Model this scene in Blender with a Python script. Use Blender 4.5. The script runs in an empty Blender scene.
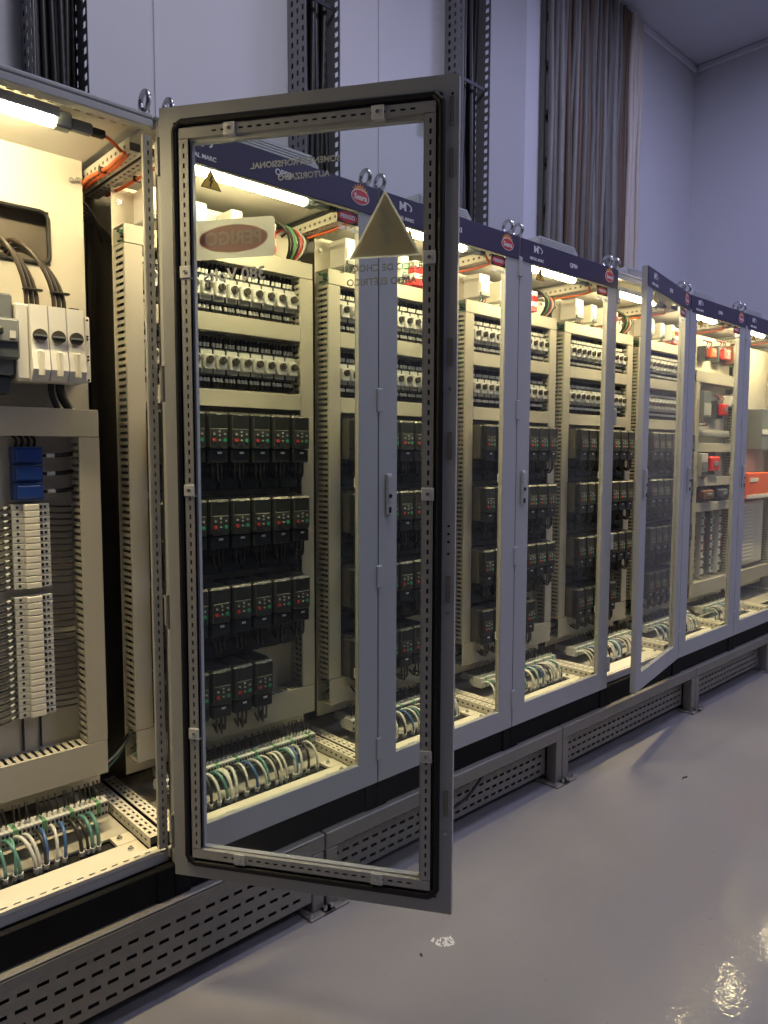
import bpy, math, random
from mathutils import Vector, Matrix
random.seed(7)
R = math.radians
scene = bpy.context.scene
C = scene.collection
Z0 = 0.37            # height of the door bottoms above the hall floor
W = 0.8              # cabinet width
H = 2.106            # door height

# ------------------------------------------------------------------ camera
cam = bpy.data.cameras.new('camera'); co = bpy.data.objects.new('camera', cam); C.objects.link(co)
yaw, pit, rol = R(42.86), R(-4.58), R(0.136)
fw = Vector((math.sin(yaw)*math.cos(pit), math.cos(yaw)*math.cos(pit), math.sin(pit)))
rt = Vector((math.cos(yaw), -math.sin(yaw), 0)); up = rt.cross(fw)
r2 = rt*math.cos(rol) + up*math.sin(rol); u2 = up*math.cos(rol) - rt*math.sin(rol)
m = Matrix((r2, u2, -fw)).transposed().to_4x4()
m.translation = (-0.939, -1.904, 1.2005 + Z0)
co.matrix_world = m
cam.sensor_fit = 'HORIZONTAL'; cam.sensor_width = 36; cam.lens = 726.6*36/768
cam.clip_start = 0.02; cam.clip_end = 100
scene.camera = co

# ------------------------------------------------------------------ world, hall light, exposure
wd = bpy.data.worlds.new('world'); scene.world = wd; wd.use_nodes = True
bg = wd.node_tree.nodes['Background']
bg.inputs[0].default_value = (0.50, 0.51, 0.72, 1); bg.inputs[1].default_value = 0.05
vs = scene.view_settings
vs.view_transform = 'Standard'; vs.look = 'None'; vs.gamma = 1; vs.exposure = 0.0
vs.use_curve_mapping = False
LAMP_WARM = (1.0, 0.80, 0.43)
LAMP_POWER = 124.0
LAMP_DOWN = 2.6
HALL_COOL = (0.56, 0.58, 1.0)
HALL_WARM = (0.86, 0.85, 1.0)
HALL_POWER = 34.0

# ------------------------------------------------------------------ materials
MATS = {}
def mat(name, col, rough=0.5, metal=0.0, noise=0.0, nscale=20.0, emit=None, estr=0.0, bump=0.0, coat=0.0, spec=0.5):
    mt = bpy.data.materials.new(name); mt.use_nodes = True
    nt = mt.node_tree; b = nt.nodes['Principled BSDF']
    b.inputs['Base Color'].default_value = (*col, 1); b.inputs['Roughness'].default_value = rough
    b.inputs['Metallic'].default_value = metal; b.inputs['Specular IOR Level'].default_value = spec
    b.inputs['Coat Weight'].default_value = coat
    if noise or bump:
        tc = nt.nodes.new('ShaderNodeTexCoord'); n = nt.nodes.new('ShaderNodeTexNoise')
        n.inputs['Scale'].default_value = nscale; n.inputs['Detail'].default_value = 4
        nt.links.new(tc.outputs['Object'], n.inputs['Vector'])
        if noise:
            mx = nt.nodes.new('ShaderNodeMix'); mx.data_type = 'RGBA'
            mx.inputs[6].default_value = (*[c*(1-noise) for c in col], 1)
            mx.inputs[7].default_value = (*[min(1, c*(1+noise)) for c in col], 1)
            nt.links.new(n.outputs['Fac'], mx.inputs[0]); nt.links.new(mx.outputs[2], b.inputs['Base Color'])
        if bump:
            bp = nt.nodes.new('ShaderNodeBump'); bp.inputs['Strength'].default_value = bump; bp.inputs['Distance'].default_value = 0.01
            nt.links.new(n.outputs['Fac'], bp.inputs['Height']); nt.links.new(bp.outputs['Normal'], b.inputs['Normal'])
    if emit:
        b.inputs['Emission Color'].default_value = (*emit, 1); b.inputs['Emission Strength'].default_value = estr
    MATS[name] = mt
    return mt
def glass(name, tint, gl=1.0, rough=0.0):
    mt = bpy.data.materials.new(name); mt.use_nodes = True; nt = mt.node_tree; nt.nodes.clear()
    o = nt.nodes.new('ShaderNodeOutputMaterial'); t = nt.nodes.new('ShaderNodeBsdfTransparent'); g = nt.nodes.new('ShaderNodeBsdfGlossy')
    f = nt.nodes.new('ShaderNodeLayerWeight'); f.inputs['Blend'].default_value = 0.5       # facing = 1-|cos|, same from both sides of the pane
    pw = nt.nodes.new('ShaderNodeMath'); pw.operation = 'POWER'; pw.inputs[1].default_value = 5.0
    ml = nt.nodes.new('ShaderNodeMath'); ml.operation = 'MULTIPLY_ADD'; ml.inputs[1].default_value = 0.96*gl; ml.inputs[2].default_value = 0.04*gl
    mx = nt.nodes.new('ShaderNodeMixShader'); t.inputs[0].default_value = (*tint, 1); g.inputs['Roughness'].default_value = rough
    nt.links.new(f.outputs['Facing'], pw.inputs[0]); nt.links.new(pw.outputs[0], ml.inputs[0]); nt.links.new(ml.outputs[0], mx.inputs[0])
    nt.links.new(t.outputs[0], mx.inputs[1]); nt.links.new(g.outputs[0], mx.inputs[2]); nt.links.new(mx.outputs[0], o.inputs[0])
    MATS[name] = mt
mat('paint', (0.44, 0.45, 0.455), 0.42, noise=0.03, nscale=6)
mat('paint_lit', (0.60, 0.58, 0.53), 0.5, noise=0.03, nscale=6)  # outside paint again, lightened and warmed as if lit by the lamps
mat('zinc', (0.52, 0.52, 0.50), 0.38, metal=0.35, noise=0.08, nscale=30)
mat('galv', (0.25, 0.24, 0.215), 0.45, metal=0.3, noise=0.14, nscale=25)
mat('steel', (0.62, 0.62, 0.63), 0.25, metal=0.9)
mat('plate', (0.62, 0.59, 0.51), 0.45, noise=0.03, nscale=5)
mat('duct', (0.43, 0.41, 0.355), 0.55, noise=0.03, nscale=12)
mat('back', (0.085, 0.08, 0.072), 0.55, noise=0.15, nscale=8)  # darkened tone standing in for shadow: back panel, rear posts, behind holes
mat('plinth', (0.007, 0.007, 0.008), 0.7, noise=0.15, nscale=30, spec=0.2)
mat('black', (0.012, 0.012, 0.013), 0.45)
mat('rubber', (0.008, 0.008, 0.009), 0.6)
mat('cable_black', (0.020, 0.019, 0.018), 0.45, noise=0.2, nscale=40)
mat('cable_brown', (0.045, 0.032, 0.025), 0.4, noise=0.15, nscale=40)
mat('drive', (0.028, 0.030, 0.029), 0.42, noise=0.15, nscale=30)
mat('drive_front', (0.018, 0.020, 0.020), 0.3, noise=0.1, nscale=40)
mat('drive_side', (0.075, 0.073, 0.066), 0.5, noise=0.1, nscale=20)
mat('key_red', (0.38, 0.035, 0.03), 0.4)
mat('key_green', (0.03, 0.26, 0.13), 0.4)
mat('key_grey', (0.28, 0.30, 0.32), 0.4)
mat('white', (0.78, 0.78, 0.76), 0.4)
mat('ivory', (0.70, 0.68, 0.60), 0.4, noise=0.04, nscale=20)
mat('lightgrey', (0.52, 0.53, 0.52), 0.45)
mat('devgrey', (0.16, 0.18, 0.20), 0.45, noise=0.08)
mat('devdark', (0.055, 0.065, 0.08), 0.45)
mat('knob', (0.05, 0.045, 0.04), 0.4)
mat('blue', (0.016, 0.055, 0.26), 0.35, noise=0.12, nscale=30)
mat('bluewire', (0.05, 0.12, 0.30), 0.4)
mat('greenwire', (0.10, 0.30, 0.13), 0.4)
mat('tealwire', (0.09, 0.22, 0.20), 0.4)
mat('orangewire', (0.75, 0.16, 0.04), 0.4)
mat('redwire', (0.50, 0.05, 0.04), 0.4)
mat('orange', (0.85, 0.13, 0.04), 0.45)
mat('red', (0.62, 0.03, 0.03), 0.4)
mat('cover_grey', (0.115, 0.10, 0.085), 0.6, noise=0.1, nscale=12)
mat('brown', (0.16, 0.07, 0.045), 0.5)
mat('yellow', (0.80, 0.52, 0.03), 0.4)
mat('header', (0.030, 0.020, 0.068), 0.4, noise=0.08, nscale=15)
mat('vinyl_white', (0.80, 0.80, 0.82), 0.4)
mat('vinyl_pale', (0.52, 0.54, 0.52), 0.5)
mat('logo_red', (0.62, 0.05, 0.04), 0.4)
mat('logo_orange', (0.85, 0.34, 0.05), 0.4)
mat('tube', (1, 1, 1), 0.3, emit=LAMP_WARM, estr=LAMP_POWER)
mat('wall', (0.66, 0.655, 0.68), 0.65, noise=0.03, nscale=1.5)
mat('wall_grey', (0.50, 0.495, 0.50), 0.6, noise=0.03, nscale=2)
mat('ceil', (0.60, 0.60, 0.63), 0.7, noise=0.02, nscale=2)
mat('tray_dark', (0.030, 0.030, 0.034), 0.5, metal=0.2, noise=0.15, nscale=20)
mat('tray_light', (0.26, 0.26, 0.27), 0.5, metal=0.3, noise=0.1, nscale=20)
mat('hv_grey', (0.15, 0.14, 0.12), 0.55, noise=0.18, nscale=10)
mat('hv_grey2', (0.24, 0.225, 0.20), 0.55, noise=0.18, nscale=10)
mat('hv_brown', (0.12, 0.075, 0.042), 0.55, noise=0.2, nscale=10)
mat('hv_pale', (0.60, 0.53, 0.45), 0.55, noise=0.08, nscale=10)
mat('hall_cool', (1, 1, 1), 0.4, emit=HALL_COOL, estr=4.0)
mat('hall_warm', (1, 1, 1), 0.4, emit=HALL_WARM, estr=4.0)
mat('speck', (0.03, 0.028, 0.028), 0.7)
glass('glass', (0.93, 0.95, 0.935), 0.55)   # two faces per pane
def vinyl(name, col, tr=0.38):
    mt = bpy.data.materials.new(name); mt.use_nodes = True; nt = mt.node_tree; nt.nodes.clear()
    o = nt.nodes.new('ShaderNodeOutputMaterial'); d = nt.nodes.new('ShaderNodeBsdfDiffuse'); t = nt.nodes.new('ShaderNodeBsdfTranslucent'); mx = nt.nodes.new('ShaderNodeMixShader')
    d.inputs[0].default_value = (*col, 1); t.inputs[0].default_value = (*col, 1); mx.inputs[0].default_value = tr
    nt.links.new(d.outputs[0], mx.inputs[1]); nt.links.new(t.outputs[0], mx.inputs[2]); nt.links.new(mx.outputs[0], o.inputs[0]); MATS[name] = mt
vinyl('sticker_back', (0.86, 0.86, 0.78)); vinyl('sticker_pink', (0.86, 0.74, 0.66)); vinyl('sticker_ghost', (0.80, 0.80, 0.73))
vinyl('print_red', (0.70, 0.05, 0.04)); vinyl('print_yellow', (0.85, 0.56, 0.04), 0.06)
# glossy painted concrete floor
def floor_mat():
    mt = bpy.data.materials.new('floor_paint'); mt.use_nodes = True; nt = mt.node_tree; b = nt.nodes['Principled BSDF']
    tc = nt.nodes.new('ShaderNodeTexCoord')
    n1 = nt.nodes.new('ShaderNodeTexNoise'); n1.inputs['Scale'].default_value = 1.3; n1.inputs['Detail'].default_value = 5
    n2 = nt.nodes.new('ShaderNodeTexNoise'); n2.inputs['Scale'].default_value = 24; n2.inputs['Detail'].default_value = 6
    r1 = nt.nodes.new('ShaderNodeValToRGB'); r1.color_ramp.elements[0].position = .3; r1.color_ramp.elements[1].position = .75
    r1.color_ramp.elements[0].color = (0.250, 0.243, 0.252, 1); r1.color_ramp.elements[1].color = (0.300, 0.290, 0.298, 1)
    r2_ = nt.nodes.new('ShaderNodeValToRGB'); r2_.color_ramp.elements[0].position = .22; r2_.color_ramp.elements[1].position = .30
    r2_.color_ramp.elements[0].color = (0.55, 0.54, 0.54, 1); r2_.color_ramp.elements[1].color = (1, 1, 1, 1)
    mx = nt.nodes.new('ShaderNodeMix'); mx.data_type = 'RGBA'; mx.blend_type = 'MULTIPLY'; mx.inputs[0].default_value = 1
    for n in (n1, n2): nt.links.new(tc.outputs['Object'], n.inputs['Vector'])
    nt.links.new(n1.outputs['Fac'], r1.inputs[0]); nt.links.new(n2.outputs['Fac'], r2_.inputs[0])
    nt.links.new(r1.outputs[0], mx.inputs[6]); nt.links.new(r2_.outputs[0], mx.inputs[7]); nt.links.new(mx.outputs[2], b.inputs['Base Color'])
    b.inputs['Roughness'].default_value = 0.30; b.inputs['Coat Weight'].default_value = 0.65; b.inputs['Coat Roughness'].default_value = 0.065
    bp = nt.nodes.new('ShaderNodeBump'); bp.inputs['Strength'].default_value = 0.06; bp.inputs['Distance'].default_value = 0.01
    n3 = nt.nodes.new('ShaderNodeTexNoise'); n3.inputs['Scale'].default_value = 45; nt.links.new(tc.outputs['Object'], n3.inputs['Vector'])
    nt.links.new(n3.outputs['Fac'], bp.inputs['Height']); nt.links.new(bp.outputs['Normal'], b.inputs['Normal']); nt.links.new(bp.outputs['Normal'], b.inputs['Coat Normal'])
    MATS['floor'] = mt
floor_mat()

# ------------------------------------------------------------------ mesh builder
class MB:
    def __init__(s): s.v = []; s.f = []; s.m = []; s.mats = []; s.sm = []
    def mi(s, k):
        if k not in s.mats: s.mats.append(k)
        return s.mats.index(k)
    def face(s, pts, k, smooth=False):
        i = len(s.v); s.v += [tuple(p) for p in pts]; s.f.append(list(range(i, i+len(pts)))); s.m.append(s.mi(k)); s.sm.append(smooth)
    def raw(s, vs_, fs, k, smooth=False):
        i = len(s.v); s.v += [tuple(p) for p in vs_]; n = s.mi(k)
        for f in fs: s.f.append([a+i for a in f]); s.m.append(n); s.sm.append(smooth)
    def box(s, x0, x1, y0, y1, z0, z1, k, bev=0.0):
        if x0 > x1: x0, x1 = x1, x0
        if y0 > y1: y0, y1 = y1, y0
        if z0 > z1: z0, z1 = z1, z0
        b = min(bev, (x1-x0)*.45, (y1-y0)*.45, (z1-z0)*.45)
        if b <= 0:
            s.raw([(x, y, z) for x in (x0, x1) for y in (y0, y1) for z in (z0, z1)],
                  [(0,1,3,2),(4,6,7,5),(0,4,5,1),(2,3,7,6),(0,2,6,4),(1,5,7,3)], k); return s
        X, Y, Z = (x0, x1), (y0, y1), (z0, z1); vsx = []; idx = {}
        for i in (0,1):
            for j in (0,1):
                for l in (0,1):
                    sx, sy, sz = (1,-1)[i], (1,-1)[j], (1,-1)[l]
                    for a, d in ((0,(0,sy*b,sz*b)),(1,(sx*b,0,sz*b)),(2,(sx*b,sy*b,0))):
                        idx[i,j,l,a] = len(vsx); vsx.append((X[i]+d[0], Y[j]+d[1], Z[l]+d[2]))
        fs = []
        for i in (0,1): fs.append([idx[i,j,l,0] for j,l in ((0,0),(0,1),(1,1),(1,0))][::(1 if i == 0 else -1)])
        for j in (0,1): fs.append([idx[i,j,l,1] for i,l in ((0,0),(1,0),(1,1),(0,1))][::(1 if j == 0 else -1)])
        for l in (0,1): fs.append([idx[i,j,l,2] for i,j in ((0,0),(0,1),(1,1),(1,0))][::(1 if l == 0 else -1)])
        for j in (0,1):
            for l in (0,1): fs.append([idx[0,j,l,1], idx[1,j,l,1], idx[1,j,l,2], idx[0,j,l,2]])
        for i in (0,1):
            for l in (0,1): fs.append([idx[i,0,l,0], idx[i,1,l,0], idx[i,1,l,2], idx[i,0,l,2]])
        for i in (0,1):
            for j in (0,1): fs.append([idx[i,j,0,0], idx[i,j,1,0], idx[i,j,1,1], idx[i,j,0,1]])
        for i in (0,1):
            for j in (0,1):
                for l in (0,1): fs.append([idx[i,j,l,0], idx[i,j,l,1], idx[i,j,l,2]])
        s.raw(vsx, fs, k); return s
    def tube(s, pts, r, k, seg=8, caps=True, closed=False):
        pts = [Vector(p) for p in pts]; n = len(pts); rings = []
        rr = r if isinstance(r, (list, tuple)) else [r]*n
        ref = None; vsx = []
        for i, p in enumerate(pts):
            a = pts[i-1] if (i > 0 or closed) else p; b = pts[(i+1) % n] if (i < n-1 or closed) else p
            t = (b-a).normalized()
            if ref is None:
                ref = Vector((0,0,1)) if abs(t.z) < .9 else Vector((1,0,0))
                ref = (ref - t*ref.dot(t)).normalized()
            else:
                ref = (ref - t*ref.dot(t))
                ref = ref.normalized() if ref.length > 1e-6 else t.orthogonal().normalized()
            q = t.cross(ref)
            for j in range(seg):
                an = 2*math.pi*j/seg; vsx.append(p + (ref*math.cos(an) + q*math.sin(an))*rr[i])
        fs = []
        for i in range(n if closed else n-1):
            a = i*seg; b = ((i+1) % n)*seg
            for j in range(seg): fs.append([a+j, a+(j+1) % seg, b+(j+1) % seg, b+j])
        s.raw(vsx, fs, k, True)
        if caps and not closed:
            s.face([vsx[j] for j in range(seg)][::-1], k); s.face([vsx[(n-1)*seg+j] for j in range(seg)], k)
        return s
    def cyl(s, a, b, r, k, seg=12): return s.tube([a, b], r, k, seg)
    def prism(s, poly, o, u, v, d, k, smooth=False):
        """polygon (list of 2D) in plane o,u,v extruded by the vector d"""
        o, u, v, d = Vector(o), Vector(u), Vector(v), Vector(d)
        a = [o + u*x + v*y for x, y in poly]; b = [p + d for p in a]; n = len(a)
        s.face(a[::-1], k); s.face(b, k)
        s.raw(a+b, [[i, (i+1) % n, n+(i+1) % n, n+i] for i in range(n)], k, smooth)
        return s
    def perf(s, o, u, v, n, us, vs_, L, Hh, k, t=0.002):
        """sheet L x Hh in plane (o,u,v), real rectangular holes at intervals us x vs_, thickness t along n"""
        o, u, v, n = Vector(o), Vector(u), Vector(v), Vector(n)
        U = sorted({0, L} | {a for i in us for a in i}); V = sorted({0, Hh} | {a for i in vs_ for a in i})
        hu = {i[0] for i in us}; hv = {i[0] for i in vs_}
        P = lambda a, b, c: o + u*a + v*b + n*c
        # merge: full strips between hole rows, split only in rows with holes
        for j in range(len(V)-1):
            if V[j] in hv:
                for i in range(len(U)-1):
                    if U[i] in hu:
                        a, b, c, d = U[i], U[i+1], V[j], V[j+1]
                        for (p, q) in (((a,c),(b,c)),((b,c),(b,d)),((b,d),(a,d)),((a,d),(a,c))):
                            s.face([P(*p,0), P(*q,0), P(*q,-t), P(*p,-t)], k)
                    else:
                        for c_ in (0, -t): s.face([P(U[i],V[j],c_), P(U[i+1],V[j],c_), P(U[i+1],V[j+1],c_), P(U[i],V[j+1],c_)], k)
            else:
                for c_ in (0, -t): s.face([P(0,V[j],c_), P(L,V[j],c_), P(L,V[j+1],c_), P(0,V[j+1],c_)], k)
        for (p, q) in (((0,0),(L,0)),((L,0),(L,Hh)),((L,Hh),(0,Hh)),((0,Hh),(0,0))):
            s.face([P(*p,0), P(*q,0), P(*q,-t), P(*p,-t)], k)
        return s
    def mesh(s, name):
        me = bpy.data.meshes.new(name); me.from_pydata([tuple(p) for p in s.v], [], s.f)
        for k in s.mats: me.materials.append(MATS[k])
        me.polygons.foreach_set('material_index', s.m); me.polygons.foreach_set('use_smooth', s.sm)
        me.update(); return me
    def obj(s, name, parent=None, loc=(0,0,0), rz=0.0):
        o = bpy.data.objects.new(name, s.mesh(name)); C.objects.link(o); o.location = loc; o.rotation_euler.z = rz
        if parent: o.parent = parent
        return o
def rep(L, pitch, hole, off=None):
    n = max(1, int((L-0.006)//pitch)); off = (L - n*pitch)/2 + (pitch-hole)/2 if off is None else off
    return [(off+i*pitch, off+i*pitch+hole) for i in range(n) if off+i*pitch+hole < L]
def link(me, name, parent=None, loc=(0,0,0)):
    o = bpy.data.objects.new(name, me); C.objects.link(o); o.location = loc
    if parent: o.parent = parent
    return o
def tag(o, label=None, cat=None, group=None, kind=None):
    if label: o['label'] = label
    if cat: o['category'] = cat
    if group: o['group'] = group
    if kind: o['kind'] = kind
    return o
def thing(name, label, cat, loc=(0,0,0), group=None):
    o = bpy.data.objects.new(name, None); C.objects.link(o); o.location = loc; o.empty_display_size = .05
    return tag(o, label, cat, group)
def struct(o): o['kind'] = 'structure'; return o
TEXT = {}
def text_mesh(txt, size, k, align='CENTER', bold=0.0, sx=1.0, thick=0.0004):
    """letters lying in the local XZ plane, readable from -Y"""
    key = (txt, size, k, align, bold, sx)
    if key in TEXT: return TEXT[key]
    cu = bpy.data.curves.new('lettering', 'FONT'); cu.body = txt; cu.size = size; cu.align_x = align; cu.align_y = 'CENTER'
    cu.offset = bold; cu.extrude = thick; cu.resolution_u = 3
    ob = bpy.data.objects.new('lettering', cu); C.objects.link(ob)
    bpy.context.view_layer.update()
    me = bpy.data.meshes.new_from_object(ob.evaluated_get(bpy.context.evaluated_depsgraph_get()))
    bpy.data.objects.remove(ob); bpy.data.curves.remove(cu)
    me.transform(Matrix.Scale(sx, 4, (1,0,0))); me.transform(Matrix.Rotation(R(90), 4, 'X'))
    me.materials.clear(); me.materials.append(MATS[k]); me.name = 'lettering'
    TEXT[key] = me
    return me
def bez(p0, p1, p2, p3, n=8):
    p0, p1, p2, p3 = map(Vector, (p0, p1, p2, p3)); out = []
    for i in range(n+1):
        t = i/n; out.append(p0*(1-t)**3 + p1*3*t*(1-t)**2 + p2*3*t*t*(1-t) + p3*t**3)
    return out
ORD = 'first second third fourth fifth sixth seventh eighth ninth tenth eleventh twelfth thirteenth fourteenth fifteenth sixteenth seventeenth eighteenth nineteenth'.split()
ORD += ['twentieth'] + ['twenty-' + q for q in ORD[:9]]

# ================================================================== THE HALL
YB, XE, ZC = 1.30, 5.95, 5.14
struct(MB().box(-4, 9, -7, YB+.2, -.1, 0, 'floor').obj('floor'))
struct(MB().box(-4, XE+.2, YB, YB+.2, 0, ZC, 'wall').obj('wall_back'))
struct(MB().box(XE, XE+.2, -7, YB, 0, ZC, 'wall').obj('wall_end'))
struct(MB().box(-4, XE+.2, -7, YB+.2, ZC, ZC+.1, 'ceil').obj('ceiling'))
struct(MB().box(-4, XE, YB-.035, YB-.0005, ZC-.06, ZC-.0005, 'ceil', .012).obj('trim_1'))
struct(MB().box(XE-.035, XE-.0005, -7, YB-.036, ZC-.06, ZC-.0005, 'ceil', .012).obj('trim_2'))
# wall panels: joint ridges of the sandwich panelling and the greyer bay beside the tray
for i, x in enumerate((-1.3, 0.62, 1.98, 3.36)):
    struct(MB().box(x, x+.022, YB-.006, YB-.0005, 0, ZC-.061, 'wall', .002).obj('trim_%d' % (3+i)))
struct(MB().box(2.86, 3.355, YB-.012, YB-.0006, 0, ZC-.061, 'wall_grey', .003).obj('wall_panel'))

# added hall luminaires, unseen: placed and tinted to light wall and floor
for j, (x, y, cool, where) in enumerate(((0.7, -0.75, 0, 'above the open door'), (3.9, -0.75, 1, 'nearest the end wall'), (1.7, -4.0, 0, 'in the far left bay'), (4.6, -4.4, 1, 'in the far right bay'))):
    t = thing('added_luminaire', 'unseen square hall luminaire added under the ceiling ' + where, 'lamp', (x, y, ZC-.12), 'added hall luminaires')
    MB().box(-.32, .32, -.32, .32, .01, .06, 'lightgrey', .01).obj('housing', t)
    MB().box(-.30, .30, -.30, .30, 0, .0095, 'hall_cool' if cool else 'hall_warm').obj('diffuser', t)
    for sx in (-.25, .25): MB().cyl((sx, 0, .06), (sx, 0, .1198), .006, 'steel', 6).obj('hanger', t)
    ld = bpy.data.lights.new('added_hall_light', 'AREA'); ld.size = .6; ld.energy = HALL_POWER*(1.35 if cool else 1.0); ld.color = HALL_COOL if cool else HALL_WARM
    lo = bpy.data.objects.new('added_hall_light', ld); C.objects.link(lo); lo.location = (0, 0, -.01); lo.parent = t

# vertical cable trays on the back wall
def wall_tray(x0, x1, what):
    t = thing('cable_tray', what, 'cable tray', (x0, YB-.16, 1.9), 'vertical cable trays on the back wall')
    w = x1-x0; L = ZC-1.96
    us = rep(L, .05, .026)
    # light perforated left flange (two hole columns), dark back, dark right flange with holes
    MB().perf((0, .158, 0), (0,0,1), (0,-1,0), (-1,0,0), us, [(.03,.048),(.075,.093),(.12,.138)], L, .156, 'tray_light', .002).obj('side_flange', t)
    MB().box(.001, w-.001, .150, .158, 0, L, 'tray_dark').obj('back_plate', t)
    MB().perf((w, .158, 0), (0,0,1), (0,-1,0), (1,0,0), us, [(.03,.045),(.115,.14)], L, .156, 'tray_light', .002).obj('side_flange', t)
    for q in range(7):
        r = w/7*.47
        MB().tube([(w*(q+.5)/7, .148-r-random.uniform(0,.06), z) for z in (0, L*.3, L*.6, L)], r, 'cable_black', 8).obj('cable', t)
    for q in range(4):
        z = .25 + q*.85
        MB().box(.0, w, .03, .036, z, z+.02, 'tray_dark').obj('strap', t)
    return t
wall_tray(0.06, 0.265, 'dark vertical cable tray on the wall above the leftmost open cabinet')
wall_tray(1.35, 1.57, 'dark vertical cable tray rising behind the top of the open glass door')
wall_tray(2.535, 2.79, 'dark vertical cable tray just right of the open door, beside the grey wall')
# junction box beside the third tray
t = thing('bracket', 'small dark bracket on wall left of the tray beside the grey wall', 'bracket', (2.36, YB-.09, 3.55))
MB().box(0, .1, 0, .0895, 0, .04, 'tray_dark', .004).obj('arm', t); MB().box(0, .02, .02, .0895, .04, .14, 'tray_dark', .003).obj('upright', t)

# big bundle of power cables running up the wall, in front of a ladder
t = thing('cable_ladder', 'cable ladder on the back wall holding the wide bundle of grey and brown cables', 'cable ladder', (3.53, YB-.04, 1.9))
for x in (0, 1.31): MB().box(x, x+.03, .0, .0395, 0, ZC-1.96, 'hv_grey', .004).obj('rail', t)
for q in range(10): MB().box(.0305, 1.3095, .002, .03, .1+q*.33, .14+q*.33, 'hv_grey').obj('rung', t)
xs = 3.535; q = 0
tones = ['hv_grey2', 'hv_grey', 'hv_grey2', 'hv_grey', 'hv_brown', 'hv_grey', 'hv_grey2', 'hv_brown', 'hv_grey', 'hv_brown', 'hv_grey', 'hv_grey2', 'hv_grey', 'hv_brown', 'hv_grey2', 'hv_grey', 'hv_grey', 'hv_grey2', 'hv_grey', 'hv_brown', 'hv_brown', 'hv_brown', 'hv_pale', 'hv_pale', 'hv_pale', 'hv_pale', 'hv_pale']
names = {'hv_grey': 'dark grey', 'hv_grey2': 'light grey', 'hv_brown': 'brown', 'hv_pale': 'pale beige'}
while q < len(tones):
    r = random.uniform(.0195, .0285); x = xs + r
    pts = [(x + random.uniform(-.004, .004), YB-.0405-r - random.uniform(0, .03), z) for z in (1.9, 2.6, 3.3, 4.0, 4.6, ZC-.07)]
    o = MB().tube(pts, r, tones[q], 8).obj('power_cable')
    tag(o, names[tones[q]] + ' power cable, %s from the left in the wide vertical wall bundle' % ORD[q], 'cable', 'power cables of the wide wall bundle')
    xs += 2*r + .002; q += 1

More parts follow.
